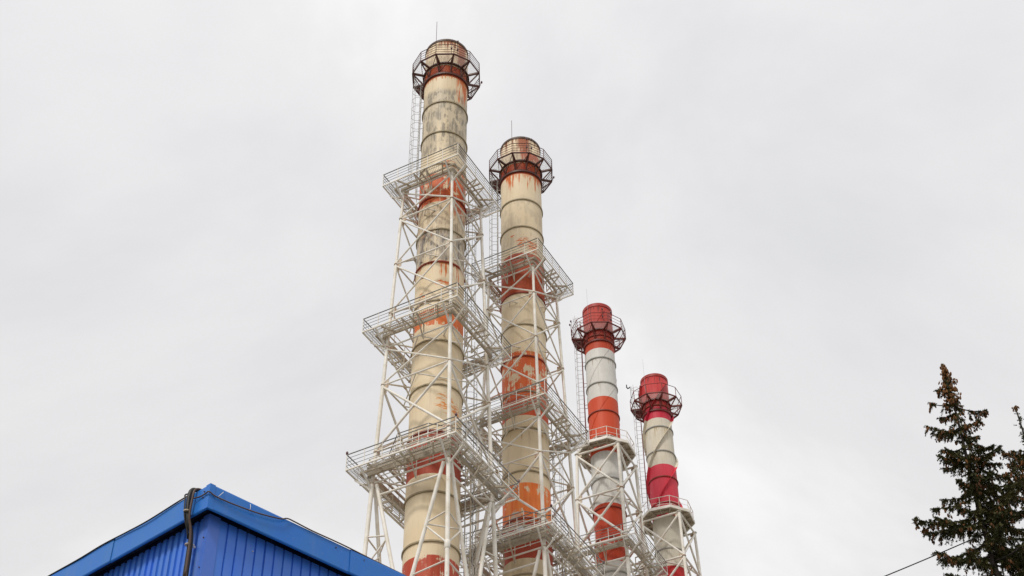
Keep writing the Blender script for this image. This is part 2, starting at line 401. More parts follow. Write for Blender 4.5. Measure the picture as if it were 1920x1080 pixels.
RED1 = ((.40, .065, .022), (.50, .10, .030)); RED_D = ((.33, .050, .024), (.42, .075, .035))
ORG = ((.62, .15, .022), (.72, .24, .05))
T = [dict(x=-4.80, y=74.95, r=1.62), dict(x=.81, y=84.9, r=1.61), dict(x=7.73, y=104.7, r=1.31), dict(x=13.50, y=114.7, r=1.28)]
cream = ((.80, .675, .48), (.71, .57, .37)); RUST = (.62, .15, .03)
m1 = shaft_mat('cream_red_chimney_paint_weathered', T[0]['x'], T[0]['y'], *cream,
    bands=[(91.62, 92.9, (.36, .05, .02), (.46, .09, .025), 0), (78.2, 81.05, (.52, .085, .026), (.66, .15, .038), .48), (66.9, 68.3, (.64, .14, .03), (.70, .20, .05), .45),
           (55.3, 58.4, (.40, .062, .03), (.48, .085, .04), 0), (0, 49.7, (.45, .06, .03), (.52, .10, .05), .5)],
    soots=[(93.3, 95.9, .55, (.24, .15, .09)), (83.4, 90.2, .9, (.19, .17, .135)), (75.4, 78.2, .75, (.22, .16, .10)), (72.7, 75.4, 1.0, (.10, .095, .10))],
    drips=[(95.8, 1.7, .45, (.22, .085, .04), -1.4, 1.4), (95.8, 4.2, .30, (.30, .11, .06), .72, 1.0), (95.8, .9, .36, (.25, .085, .04), -.15, .25), (91.65, 3.4, .38, RUST, .72, 1.2), (91.65, .8, .47, (.58, .26, .10), -1.2, 1.2),
           (79.0, 2.6, .42, (.52, .10, .035), .55, 1.5), (78.6, 1.5, .52, (.5, .2, .08), -1.4, .4), (72.5, 2.6, .475, RUST, -.1, 1.3), (72.5, .5, .40, (.55, .17, .06), -1.5, 1.5), (75.3, 1.3, .5, (.42, .2, .09), -1.2, 1.4)],
    patches=[(.35, 82.0, .55, .7, .56, RUST), (1.0, 81.3, .4, 1.3, .50, RUST), (.2, 70.6, .5, .7, .56, RUST), (-.6, 69.8, .4, .5, .58, RUST), (.45, 60.6, .7, 1.3, .575, (.70, .27, .07)), (.95, 60.2, .35, 1.2, .55, (.68, .24, .06))],
    seed=3.1)
m2 = shaft_mat('cream_orange_chimney_paint_weathered', T[1]['x'], T[1]['y'], *cream,
    bands=[(91.62, 92.9, (.36, .05, .02), (.46, .085, .025), 0), (78.8, 82.9, (.46, .08, .03), (.54, .11, .042), 0), (68.9, 73.2, (.66, .115, .03), (.70, .15, .04), .56), (67.4, 68.95, (.55, .075, .022), (.58, .09, .028), 0),
           (58.75, 61.75, (.80, .16, .028), (.86, .29, .075), .30), (55.9, 58.75, (.40, .062, .03), (.48, .085, .04), 0), (0, 49.0, *RED_D, 0)],
    soots=[(93.3, 95.9, .55, (.24, .15, .09)), (83.5, 89, .35, (.33, .28, .21)), (46, 56.3, .3, (.32, .27, .18))],
    drips=[(95.8, 1.5, .45, (.22, .085, .04), -1.4, 1.4), (95.8, 4.6, .34, (.30, .10, .05), -.02, .32), (94.3, 2.5, .33, (.46, .09, .03), .1, 1.3), (91.65, 2.4, .46, RUST, -.9, 1.1), (84.9, .4, .47, RUST, -.5, 1.0),
           (73.2, .7, .5, (.6, .2, .06), -1.3, 1.3), (66.0, 1.2, .52, (.5, .3, .14), -1.0, 1.0)],
    patches=[(.15, 84.0, .7, .9, .565, RUST), (.6, 83.6, .5, 1.0, .55, RUST), (-.5, 59.0, .4, 1.0, .55, (.62, .56, .46)), (.2, 66.5, .4, .4, .6, RUST)],
    seed=9.4)
m3 = shaft_mat('grey_white_red_chimney_paint', T[2]['x'], T[2]['y'], (.68, .665, .625), (.62, .60, .555),
    soots=[(93.6, 96.4, .35, (.10, .035, .03)), (85.3, 90.6, .22, (.42, .40, .36)), (74.3, 79.4, .3, (.40, .385, .35))], drips=[(95.6, 1.8, .5, (.16, .04, .03), -1.5, 1.5), (89.5, 1.4, .5, (.45, .40, .33), -1.4, 1.4), (86.8, 1.4, .5, (.45, .40, .33), -1.4, 1.4)],
    bands=[(92.0, 97, (.36, .042, .030), (.44, .06, .045), 0), (90.7, 92.0, (.46, .055, .022), (.50, .07, .026), 0), (79.4, 85.25, (.58, .07, .024), (.62, .09, .03), 0), (68.7, 74.2, (.50, .055, .02), (.54, .07, .025), 0), (0, 63.3, (.5, .055, .02), (.54, .07, .025), 0)],
    seed=15.2, edge=.015)
m4 = shaft_mat('beige_crimson_chimney_paint', T[3]['x'], T[3]['y'], (.68, .625, .50), (.65, .61, .52),
    soots=[(93.6, 96.4, .35, (.11, .03, .03)), (85.5, 90.6, .3, (.45, .38, .26)), (74.7, 79.8, .25, (.42, .39, .32))], drips=[(95.6, 1.8, .5, (.17, .03, .03), -1.5, 1.5), (89.6, 1.6, .48, (.48, .40, .26), -1.4, 1.4), (86.8, 1.4, .5, (.45, .40, .30), -1.4, 1.4)],
    bands=[(92.0, 97, (.42, .035, .035), (.50, .052, .048), 0), (90.7, 92.0, (.55, .025, .055), (.58, .04, .07), 0), (79.8, 85.4, (.66, .045, .075), (.70, .065, .095), 0), (69, 74.6, (.52, .025, .025), (.56, .04, .04), 0)],
    seed=22.7, edge=.015)
R1 = [92.0, 88.7, 85.4, 82.0, 78.7, 75.5, 72.45, 69.0, 65.6, 62.0, 58.4, 54.0, 50.6]
R2 = [92.0, 88.7, 85.7, 82.4, 78.8, 75.7, 72.7, 69.5, 66.3, 62.7, 58.9, 54.7, 51]
R3 = [92.2, 89.6, 86.8, 83.7, 81.0, 76.7, 73.8, 70.9, 67.7, 64.5]
R4 = [92.2, 89.7, 86.9, 84.0, 81.2, 76.4, 73.0, 70.0]
def rm12(z): return M['ring_red'] if (91 < z < 93 or 78 < z < 81.1 or abs(z - 72.5) < .4 or abs(z - 58.6) < .5) else M['ring_olive']
def rm34(z): return M['ring_red'] if (z > 91 or 79.5 < z < 85.3 or 69 < z < 74.3) else M['ring_grey']

def rail_pt(tw, az, R, z): return pol(tw['x'], tw['y'], az, R, z)
t = T[0]; G1 = dict(n=12, az0=15, R=2.6, z_deck=93.1, z_low=91.9, mat=M['brown_steel'], railmat=M['brown_steel'])
c1, g1, v1 = chimney('leftmost and nearest chimney, cream with sooty streaks and rusty red bands', t['x'], t['y'], t['r'], 96.0, R1, m1, rm12, M['rim_rust'], G1,
    [dict(az=-97, r_sh=t['r'], z0=80.3, z1=93.0, mat=M['grey_steel']), dict(az=112, r_sh=t['r'], z0=66.8, z1=80.0, mat=M['grey_steel']), dict(az=96, r_sh=t['r'], z0=30, z1=66.0, mat=M['grey_steel'])],
    (rail_pt(t, -15, 2.62, 93.1), rail_pt(t, -15, 2.62, 97.0)), hatch=-5)
t = T[1]; G2 = dict(n=12, az0=15, R=2.6, z_deck=93.1, z_low=91.9, mat=M['brown_steel'], railmat=M['brown_steel'])
c2, g2, v2 = chimney('second chimney from the left, cream with orange and red bands behind the nearest tower', t['x'], t['y'], t['r'], 96.0, R2, m2, rm12, M['rim_rust'], G2,
    [dict(az=-97, r_sh=t['r'], z0=81.2, z1=93.0, mat=M['grey_steel']), dict(az=100, r_sh=t['r'], z0=30, z1=66.5, mat=M['grey_steel'])],
    (rail_pt(t, -15, 2.62, 93.1), rail_pt(t, -15, 2.62, 96.95)), hatch=-5)
t = T[2]; G3 = dict(n=10, az0=18, R=2.42, z_deck=92.85, z_low=91.6, mat=M['dark_red'], railmat=M['dark_red'], nrail=2)
c3, g3, v3 = chimney('third chimney from the left, grey white and vermilion bands with an octagonal deck', t['x'], t['y'], t['r'], 96.0, R3, m3, rm34, M['rim_red'], G3,
    [dict(az=-100, r_sh=t['r'], z0=79.9, z1=95.0, mat=M['dark_red'], cagemat=M['grey_steel'])],
    (rail_pt(t, -42, 1.36, 94), rail_pt(t, -42, 1.36, 98.05)), rim_h=.34, hatch=-4)
t = T[3]; G4 = dict(n=10, az0=10, R=2.42, z_deck=92.85, z_low=91.6, mat=M['dark_red'], railmat=M['dark_red'], nrail=0)
c4, g4, v4 = chimney('rightmost and farthest chimney, beige with crimson bands and spiral fins', t['x'], t['y'], t['r'], 96.0, R4, m4, rm34, M['rim_red'], G4,
    [dict(az=-100, r_sh=t['r'], z0=79.9, z1=95.0, mat=M['dark_red'], cagemat=M['grey_steel'])],
    (rail_pt(t, -48, 1.34, 94), rail_pt(t, -48, 1.34, 98.1)), rim_h=.30, hatch=-4)

# warning lamps on the galleries
def lamp_mesh(mat):
    bm = bmesh.new(); bm_lathe(bm, [(.0, .22), (.05, .20), (.075, .15), (.08, .08), (.06, .03), (.06, 0), (.035, -.04), (.0, -.04)], 10)
    return to_mesh(bm, 'warning_lamp', mat, True)
LM = lamp_mesh(M['lamp_glass'])
def lamps(par, vt, R, ks, zd, zs):
    for k in ks:
        a = vt(k, R + .05, zd); rod('lamp_post', a, vt(k, R + .05, zd + max(zs)), .022, M['brown_steel'], par, 6)
        for z in zs: link('warning_lamp', LM, par, vt(k, R + .13, zd + z))
lamps(c1, v1, 2.6, (-.15, .18), 93.1, (.35, 1.3)); lamps(c1, v1, 2.6, (2.9,), 93.1, (.3,))
lamps(c2, v2, 2.6, (-.15, .12), 93.1, (.35, 1.35)); lamps(c2, v2, 2.6, (2.9,), 93.1, (.3,))
lamps(c3, v3, 1.35, (-.1, .9), 94.2, (0, .9)); lamps(c3, v3, 2.42, (-2.9, -2.6), 93.15, (1.2,))

# hooked lamp bracket at the ladder head of the farthest chimney
p = pol(T[3]['x'], T[3]['y'], -84, 2.35, 95.0)
bm = bmesh.new(); bm_tube(bm, [p + V((0, 0, -1.9)), p, p + V((-.02, 0, .25)), p + V((-.12, 0, .1)), p + V((-.26, 0, .05)), p + V((-.34, 0, .2)), p + V((-.34, 0, .5))], [.02, .02, .06, .06, .06, .06, .05], 6, WL[c4.name])
link('lamp_bracket', to_mesh(bm, 'lamp_bracket', M['black']), c4)

# spiral fins (farthest chimney) and spiral cable (third chimney)
def helix(name, tw, par, az_ref, z_ref, pitch, z0, z1, depth, thick, mat, starts=3):
    for s in range(starts):
        bm = bmesh.new(); n = 90; prev = None; org = WL[par.name]
        for i in range(n + 1):
            z = z0 + (z1 - z0) * i / n; az = az_ref + (z - z_ref) * 360 / pitch + s * 360 / starts
            hz = thick / 2
            q = [pol(tw['x'], tw['y'], az, tw['r'] - .02, z - hz) - org, pol(tw['x'], tw['y'], az, tw['r'] + depth, z - hz) - org,
                 pol(tw['x'], tw['y'], az, tw['r'] + depth, z + hz) - org, pol(tw['x'], tw['y'], az, tw['r'] - .02, z + hz) - org]
            q = [bm.verts.new(v) for v in q]
            if prev:
                for k in range(4): bm.faces.new((prev[k], prev[(k + 1) % 4], q[(k + 1) % 4], q[k]))
            prev = q
        bmesh.ops.recalc_face_normals(bm, faces=bm.faces)
        link(name, to_mesh(bm, name, mat), par)
helix('spiral_fin', T[3], c4, 28, 84.0, 15.5, 80.3, 95.2, .26, .03, m4)
helix('spiral_cable', T[2], c3, 0, 89.3, 14.5, 80.2, 95.2, .03, .035, m3)

# ------------------------------------------------------------------ lattice towers
def platform(par, cx, cy, phi, Ro, z, legR, sides=4, rail=True, inner=False, double=False):
    """square walkway outside the four legs"""
    cn = lambda k, r, zz: pol(cx, cy, phi + 90 * k, r, zz)
    Ri = Ro - 1.35; org = V((cx, cy, z)); W = M['white_steel']
    bm = bmesh.new()
    for k in range(4):
        bm_bar(bm, cn(k, Ro, z), cn(k + 1, Ro, z), .07, .09, org)
    pl = link('platform', to_mesh(bm, 'platform_frame', W), par, org)
    bm = bmesh.new()                                  # grating bars across the walkway
    for k in range(4):
        a0, a1, b0, b1 = cn(k, Ri, z + .02), cn(k + 1, Ri, z + .02), cn(k, Ro, z + .02), cn(k + 1, Ro, z + .02)
        n = int((b1 - b0).length / .15)
        for i in range(n):
            t = (i + .5) / n; bm_bar(bm, a0.lerp(a1, t), b0.lerp(b1, t), .016, .022, org)
        for s in (.33, .66):
            bm_bar(bm, a0.lerp(b0, s) + V((0, 0, .045)), a1.lerp(b1, s) + V((0, 0, .045)), .03, .02, org)
    o = link('grating', to_mesh(bm, 'grating', M['grey_steel']), pl, org); o['kind'] = 'stuff'
    for k in range(4):
        bar('inner_beam', cn(k, Ri, z - .05), cn(k + 1, Ri, z - .05), .13, .30 if double else .22, M['tan_steel'], pl)
        bar('inner_beam', cn(k, Ri + .5, z - .07), cn(k + 1, Ri + .5, z - .07), .07, .13, M['tan_steel'], pl)
        A, B = cn(k, Ro, z), cn(k + 1, Ro, z); L = (B - A).length; d = (B - A) / L
        nrm = V((d.y, -d.x, 0)); up = V((0, 0, 1))
        mid = (A + B) / 2
        if nrm.dot(mid - V((cx, cy, z))) < 0: nrm = -nrm
        # cross beams below the walkway
        Ai, Bi = cn(k, Ri, z - .1), cn(k + 1, Ri, z - .1)
        for s in (.2, .5, .8): bar('cross_beam', Ai.lerp(Bi, s), A.lerp(B, s) - up * .1, .08, .12, M['tan_steel'], pl)
        # railing
        n = max(4, round(L / 1.15))
        for i in range(n):
            q = A + d * (L * i / n); rod('post', q, q + up * 1.12, .026, W, pl, 6)
        rod('handrail', A + up * 1.12, B + up * 1.12, .036, M['rail_grey'], pl, 6)
        for hh in (.30, .57, .84): rod('mid_rail', A + up * hh, B + up * hh, .017, M['rail_grey'], pl, 6)
        if inner or double:
            Ci, Di = cn(k, Ri, z), cn(k + 1, Ri, z); Li = (Di - Ci).length; di = (Di - Ci) / Li
            n2 = max(3, round(Li / 1.2))
            for i in range(n2 + 1):
                q = Ci + di * (Li * i / n2); rod('inner_post', q - up * (.55 if double else 0), q + up * 1.05, .026, W, pl, 6)
            rod('inner_rail', Ci + up * 1.05, Di + up * 1.05, .03, W, pl, 6)
            rod('inner_rail', Ci + up * .55, Di + up * .55, .045, M['tan_steel'], pl, 6)
        if double:
            rod('cable_pipe', Ci + up * .78 + nrm * .1, Di + up * .78 + nrm * .1, .06, M['white_steel'], pl, 8)
            bar('cable_tray', Ci + up * .3 + nrm * .14, Di + up * .3 + nrm * .14, .16, .07, M['tan_steel'], pl)
            rod('inner_rail', Ci - up * .45, Di - up * .45, .03, W, pl, 6)
        # brackets from the legs out to the walkway edge, and a gusset frame at mid side
        lg = cn(k, legR, z - 1.15)
        e = A + d * 1.0; bar('bracket', lg, e - up * .1, .09, .09, W, pl)
        e2 = cn(k - 1, Ro, z); d2 = (e2 - A).normalized(); bar('bracket', lg, A + d2 * 1.0 - up * .1, .09, .09, W, pl)
        la, lb = cn(k, legR, z - 1.3), cn(k + 1, legR, z - 1.3)
        for s in (.42, .58):
            base = la.lerp(lb, s); tip = A.lerp(B, s) - up * .1
            bar('bracket', base, tip, .07, .07, M['tan_steel'], pl); bar('bracket', base, base.lerp(tip, 0) + up * 1.2, .07, .07, M['tan_steel'], pl)
            bar('bracket', base + up * 1.15, tip, .07, .07, M['tan_steel'], pl)
    return pl

def tower(label, tw, phi, legfn, levels, xpan, zsplit, plats, rl, rb, zbase_R=None):
    cx, cy = tw['x'], tw['y']
    t = thing('lattice_tower', label, 'tower', (cx, cy, 0), 'white tubular lattice towers holding the chimneys')
    W = M['white_steel']
    c = lambda k, z, r=None: pol(cx, cy, phi + 90 * k, legfn(z) if r is None else r, z)
    for k in range(4):
        for i, (a, b) in enumerate(zip(levels, levels[1:])):
            rod('leg', c(k, a), c(k, b), rl * (1 + .05 * i), W, t, 12)
        q = c(k, levels[0]); rod('leg_cap', q, q + V((0, 0, .06)), rl * 1.7, W, t, 12)
        for z in levels[1:]:
            q = c(k, z); rod('flange', q - V((0, 0, .05)), q + V((0, 0, .05)), rl * 1.45, M['joint_steel'], t, 12)
        if zsplit:                                    # three spreading chords under the lowest platform
            top = c(k, levels[-1]); z_b = levels[-1] - 11
            main = c(k, z_b); chords = [main]
            rod('leg', top, main, rl * 1.35, W, t, 12); rod('leg', main, V((main.x, main.y, 0)), rl * 1.35, W, t, 12)
            for kk in (k + 1, k - 1):
                d = (c(kk, levels[-1]) - top); d.z = 0; d.normalize()
                st = top + d * .32 - V((0, 0, .2)); en = main + d * 3.2
                rod('leg', st, en, rl * 1.15, W, t, 12); rod('leg', en, V((en.x, en.y, 0)), rl * 1.15, W, t, 12)
                f = lambda s: st.lerp(en, s); g = lambda s: top.lerp(main, s)
                for s in (.36, .66): rod('horizontal_brace', f(s), g(s - .02), rb * .85, W, t)
                rod('diagonal_brace', f(.38), g(.54), rb * .85, W, t); rod('diagonal_brace', f(.68), g(.97), rb * .85, W, t)
                chords.append((st, en))
            for s in (.37, .67): rod('horizontal_brace', chords[1][0].lerp(chords[1][1], s), chords[2][0].lerp(chords[2][1], s), rb * .8, W, t)
            kk = k + 1; dd = c(kk, levels[-1]) - top; dd.z = 0; dd.normalize()
            t2 = c(kk, levels[-1]) - dd * .55 - V((0, 0, 1.0)); rod('horizontal_brace', top + dd * .55 - V((0, 0, 1.0)), t2, rb * 1.15, W, t)
            q = top.lerp(main, .55); rod('flange', q - V((0, 0, .25)), q + V((0, 0, .25)), rl * 1.7, W, t, 12)
        else:
            q = c(k, levels[-1]); rod('leg', q, V((q.x, q.y, 0)), rl * 1.3, W, t, 12)
    for i, z in enumerate(levels):
        plan = z in xpan or (i and levels[i - 1] in xpan)
        for k in range(4):
            rod('horizontal_brace', c(k, z), c(k + 1, z), rb * .95, W, t)
            if plan and i:
                rod('plan_brace', (c(k, z) + c(k + 1, z)) / 2, (c(k + 1, z) + c(k + 2, z)) / 2, rb * .7, W, t)
    for a in xpan:
        b = levels[levels.index(a) + 1]; kk = 1.35 if b < 60 else 1.0
        for k in range(4):
            p00, p01, p10, p11 = c(k, a - .15), c(k, b + .15), c(k + 1, a - .15), c(k + 1, b + .15)
            d1, d2 = (p11 - p00), (p01 - p10)
            rod('diagonal_brace', p00, p11, rb * kk, W, t); rod('diagonal_brace', p10, p01, rb * kk, W, t)
            w0 = (p10 - p00).length; w1 = (p11 - p01).length; s = w0 / (w0 + w1); m = p00 + d1 * s
            out = (m - V((cx, cy, m.z))).normalized(); tgv = V((-out.y, out.x, 0))
            bar('gusset_plate', m - tgv * rb * 2.3, m + tgv * rb * 2.3, rb * 1.1, rb * 5.5, M['joint_steel'], t)
            for (n0, sg, tv) in ((p00, 1, p10 - p00), (p01, 1, p11 - p01), (p10, -1, p10 - p00), (p11, -1, p11 - p01)):
                tv = tv.normalized() * sg
                bar('gusset_plate', n0 + tv * .12, n0 + tv * .42, .03, .34, M['joint_steel'], t)
    for pl in plats: platform(t, cx, cy, phi, legR=legfn(pl['z']), **pl)
    return t

leg1 = lambda z: 2.75 + (80.2 - z) * .036
LV = [80.0, 77.3, 72.95, 68.5, 65.6, 62.5, 57.3, 55.0]; XP = [80.0, 77.3, 72.95, 65.6, 62.5]
tw1 = tower('nearest white lattice tower with three square railed platforms round the leftmost chimney', T[0], 16.5, leg1, LV, XP, True,
    [dict(Ro=4.28, z=80.2), dict(Ro=4.92, z=66.5, inner=True), dict(Ro=5.28, z=55.65, inner=True, double=True)], .097, .060)
LV2 = [z + .55 for z in LV]; leg2 = lambda z: 2.62 + (80.7 - z) * .036
tw2 = tower('second white lattice tower round the cream chimney with bright orange bands', T[1], 16.5, leg2, LV2, [z + .55 for z in XP], True,
    [dict(Ro=4.0, z=81.1), dict(Ro=4.6, z=67.0, inner=True), dict(Ro=5.2, z=56.3, inner=True, double=True)], .097, .060)
leg3 = lambda z: 2.62 + (79.4 - z) * .03
LV3 = [79.3, 74.7, 70.0, 68.0, 63.5]; XP3 = [79.3, 74.7, 68.0]
tw3 = tower('third lattice tower of thick white tubes under an octagonal deck, lower square platform visible', T[2], 19, leg3, LV3, XP3, False,
    [dict(Ro=4.7, z=69.1, inner=True)], .125, .095)
tw4 = tower('farthest lattice tower of thick tubes under an octagonal deck, behind the third tower', T[3], 19, lambda z: 2.6 + (79.4 - z) * .03, LV3, XP3, False, [], .125, .095)

def oct_deck(par, tw, z, R, r_in, az0=0):
    cx, cy = tw['x'], tw['y']; org = V((cx, cy, z)); W = M['white_steel']
    vt = lambda k, r=R, zz=z: pol(cx, cy, az0 + 45 * k, r, zz)
    bm = bmesh.new()                                  # thick annular octagonal deck
    for k in range(8):
        q = [vt(k, r_in, z), vt(k, R, z), vt(k + 1, R, z), vt(k + 1, r_in, z)]
        lo = [bm.verts.new(p - org - V((0, 0, .05))) for p in q]; hi = [bm.verts.new(p - org + V((0, 0, .0))) for p in q]
        bm.faces.new(lo); bm.faces.new(hi[::-1])
        for i in range(4): bm.faces.new((lo[i], hi[i], hi[(i + 1) % 4], lo[(i + 1) % 4]))
    bmesh.ops.recalc_face_normals(bm, faces=bm.faces)
    dk = link('octagonal_deck', to_mesh(bm, 'octagonal_deck', M['tan_steel']), par, org)
    up = V((0, 0, 1))
    for k in range(8):
        bar('edge_beam', vt(k, R + .06, z - .06), vt(k + 1, R + .06, z - .06), .08, .26, W, dk)
        bar('deck_beam', vt(k, r_in + .1, z - .16), vt(k, R - .02, z - .16), .09, .2, M['tan_steel'], dk)
        bar('deck_beam', vt(k + .5, r_in + .1, z - .16), vt(k + .5, R - .2, z - .16), .07, .16, M['tan_steel'], dk)
        bar('deck_beam', vt(k, (R + r_in) / 2, z - .15), vt(k + 1, (R + r_in) / 2, z - .15), .07, .12, M['tan_steel'], dk)
        rod('post', vt(k), vt(k, R, z + 1.1), .03, W, dk, 6)
        mid = (vt(k) + vt(k + 1)) / 2; rod('post', mid, mid + up * 1.1, .026, W, dk, 6)
        rod('handrail', vt(k, R, z + 1.1), vt(k + 1, R, z + 1.1), .032, W, dk, 6)
        rod('mid_rail', vt(k, R, z + .55), vt(k + 1, R, z + .55), .016, W, dk, 6)
        q = vt(k + .25, r_in + .12, z); rod('inner_post', q, q + up * .9, .03, W, dk, 6)
    for k in range(8): rod('inner_rail', vt(k + .25, r_in + .12, z + .9), vt(k + 1.25, r_in + .12, z + .9), .03, W, dk, 6)
oct_deck(tw3, T[2], 80.0, 2.42, T[2]['r'] + .12)
oct_deck(tw4, T[3], 80.0, 2.42, T[3]['r'] + .12, 3)

# inner octagonal service railing above the low platforms of the two near towers
def inner_ring(par, tw, z, R):
    vt = lambda k, zz, r=R: pol(tw['x'], tw['y'], -5 + 45 * k, r, zz); org = V((tw['x'], tw['y'], z))
    bm = bmesh.new()
    for k in range(8):
        bm_bar(bm, vt(k, z), vt(k + 1, z), .1, .14, org); bm_bar(bm, vt(k, z, tw['r'] + .15), vt(k + 1, z, tw['r'] + .15), .1, .14, org)
        bm_bar(bm, vt(k, z - .02, tw['r'] + .05), vt(k, z - .02), .1, .12, org)
        bm_bar(bm, vt(k, z - .9, tw['r'] + .02), vt(k, z - .1, R - .1), .07, .07, org)
    sp = link('service_platform', to_mesh(bm, 'service_platform', M['tan_steel']), par, org)
    for k in range(8):
        rod('post', vt(k, z), vt(k, z + 1.1), .03, M['white_steel'], sp, 6); m0 = (vt(k, z) + vt(k + 1, z)) / 2; rod('post', m0, m0 + V((0, 0, 1.1)), .025, M['white_steel'], sp, 6)
        rod('handrail', vt(k, z + 1.1), vt(k + 1, z + 1.1), .034, M['rail_grey'], sp, 6)
        for hh in (.4, .75): rod('mid_rail', vt(k, z + hh), vt(k + 1, z + hh), .016, M['white_steel'], sp, 6)
        # sleeve clamps that brace the flue against the frame
        rod('guide_strut', vt(k + .5, z - .35, tw['r']), vt(k + .5, z - .35, R + .25), .05, M['white_steel'], sp, 8)
inner_ring(tw1, T[0], 57.0, 2.75); inner_ring(tw2, T[1], 57.6, 2.7)

# guide struts bracing each flue inside its tower, flood lamps on the platforms
def flood(par, pos, face):
    bm = bmesh.new(); d = V(face).normalized()
    bm_rod(bm, pos - d * .14, pos + d * .16, .13, V(pos), 10, .2); bm_rod(bm, pos + d * .16, pos + d * .19, .21, V(pos), 10)
    bm_bar(bm, pos, pos + V((0, 0, -.5)), .05, .05, V(pos))
    return link('flood_lamp', to_mesh(bm, 'flood_lamp', M['lamp_white'], False), par, pos)
for tw, par, legf, zz in ((T[0], tw1, leg1, (79.6, 66.0, 55.2)), (T[1], tw2, leg2, (80.4, 66.5, 55.8))):
    for z in zz:
        for k in range(4):
            a = pol(tw['x'], tw['y'], 16.5 + 90 * k, tw['r'] + .02, z); b = pol(tw['x'], tw['y'], 16.5 + 90 * k, legf(z) - .1, z)
            rod('guide_strut', a, b, .055, M['white_steel'], par)
    z = zz[2] + .9
    for az, r in ((-62, 3.2), (-35, 2.9), (45, 3.0), (75, 3.3), (-8, 3.6)):
        q = pol(tw['x'], tw['y'], az, r, z); flood(par, q, pol(0, 0, az + 30, 1, -.3))
for az, R_, z in ((16.5, 5.28, 56.9), (-73.5, 5.28, 56.9), (106.5, 5.28, 56.9)):
    link('warning_lamp', LM, tw1, pol(T[0]['x'], T[0]['y'], az, R_, z - .1))
for az, R_, z in ((16.5, 5.2, 57.5), (106.5, 5.2, 57.5)):
    link('warning_lamp', LM, tw2, pol(T[1]['x'], T[1]['y'], az, R_, z - .1))

# vertical riser pipes with looping cables on the right of the near flues
for tw, par in ((T[0], tw1), (T[1], tw2)):
    for az, r, rr, m in ((100, 2.25, .05, 'tan_steel'), (106, 2.3, .035, 'black')):
        rod('riser_pipe', pol(tw['x'], tw['y'], az, r, 0), pol(tw['x'], tw['y'], az, r, 57.5), rr, M[m], par)
    bm = bmesh.new(); pts = [pol(tw['x'], tw['y'], 98 + 3.5 * sin(z * 5.1), 2.4 + .12 * sin(z * 4.3 + 1), z) for z in np.arange(40, 57, .18)]
    bm_tube(bm, pts, .018, 5, WL[par.name]); link('riser_cable', to_mesh(bm, 'riser_cable', M['black']), par)

# ------------------------------------------------------------------ blue building
YC = 22.0
C0 = at_y(395, 910, YC); AZL, AZR = radians(-50.4), radians(46.9)
dL = V((sin(AZL), cos(AZL), 0)); dR = V((sin(AZR), cos(AZR), 0)); UP = V((0, 0, 1)); ZT = C0.z
nL = V((-dL.y, dL.x, 0)); nL = nL if nL.dot(V((0, -1, 0))) > 0 else -nL      # outward normals
nR = V((-dR.y, dR.x, 0)); nR = nR if nR.dot(V((0, -1, 0))) > 0 else -nR
bld = thing('workshop_building', 'bright blue profiled sheet building corner below the chimneys, lower left', 'building', (C0.x, C0.y, 0))
FH, OV = .47, .22; LEN = 19.0
# offset a corner point inwards from both faces
def inset(d):                     # point at distance d inside both faces
    # solve  p = a*dL + b*dR  with p.nL = -d, p.nR = -d
    a = -d / dL.dot(nR); b = -d / dR.dot(nL)
    return V((C0.x, C0.y, 0)) + dL * a + dR * b
Cw = inset(OV)
def wall(d, n, org, length, ztop, pitch, prof):           # outer flat, flank, groove, flank
    sheet_w = pitch * 5; idx = 0; s = 0.0
    while s < length:
        bm = bmesh.new(); pts = []
        for i in range(5):
            for (f, dep) in prof: pts.append((s + (i + f) * pitch, dep))
        pts.append((s + 5 * pitch - .002, 0))
        o = org + d * s
        lo = [bm.verts.new(org + d * u + n * dep + UP * 0 - V((o.x, o.y, 0))) for u, dep in pts]
        hi = [bm.verts.new(org + d * u + n * dep + UP * ztop - V((o.x, o.y, 0))) for u, dep in pts]
        for i in range(len(pts) - 1): bm.faces.new((lo[i], lo[i + 1], hi[i + 1], hi[i]))
        off = rng.uniform(-.0025, .0025)
        ob = link('wall_panel', to_mesh(bm, 'wall_panel', M['blue_wall']), bld, V((o.x, o.y, 0)) + n * off)
        s += sheet_w; idx += 1
wall(dL, nL, Cw + dL * .14, LEN, ZT - FH + .05, .165, [(0, 0), (.50, 0), (.58, -.035), (.94, -.035)])
wall(dR, nR, Cw + dR * .22, LEN, ZT - FH + .05, .20, [(0, 0), (.80, 0), (.84, -.03), (.96, -.03)])
for d, n in ((dL, nL), (dR, nR)):                     # backing added behind the sheet tops, gap shade put into its dark colour
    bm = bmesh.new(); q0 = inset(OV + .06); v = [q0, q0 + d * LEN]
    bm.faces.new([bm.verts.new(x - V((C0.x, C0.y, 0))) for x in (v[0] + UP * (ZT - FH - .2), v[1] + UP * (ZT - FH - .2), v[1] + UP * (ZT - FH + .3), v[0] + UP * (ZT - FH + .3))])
    link('gap_shade_backing', to_mesh(bm, 'gap_shade_backing', M['soffit']), bld)
# back walls close the body
A_, B_ = Cw + dL * LEN, Cw + dR * LEN; D_ = A_ + dR * LEN
bm = bmesh.new()
for p, q in ((A_, D_), (D_, B_)):
    v = [bm.verts.new(x - V((C0.x, C0.y, 0))) for x in (p, q, q + UP * (ZT - .3), p + UP * (ZT - .3))]; bm.faces.new(v)
link('rear_wall', to_mesh(bm, 'rear_wall', M['blue_wall']), bld)
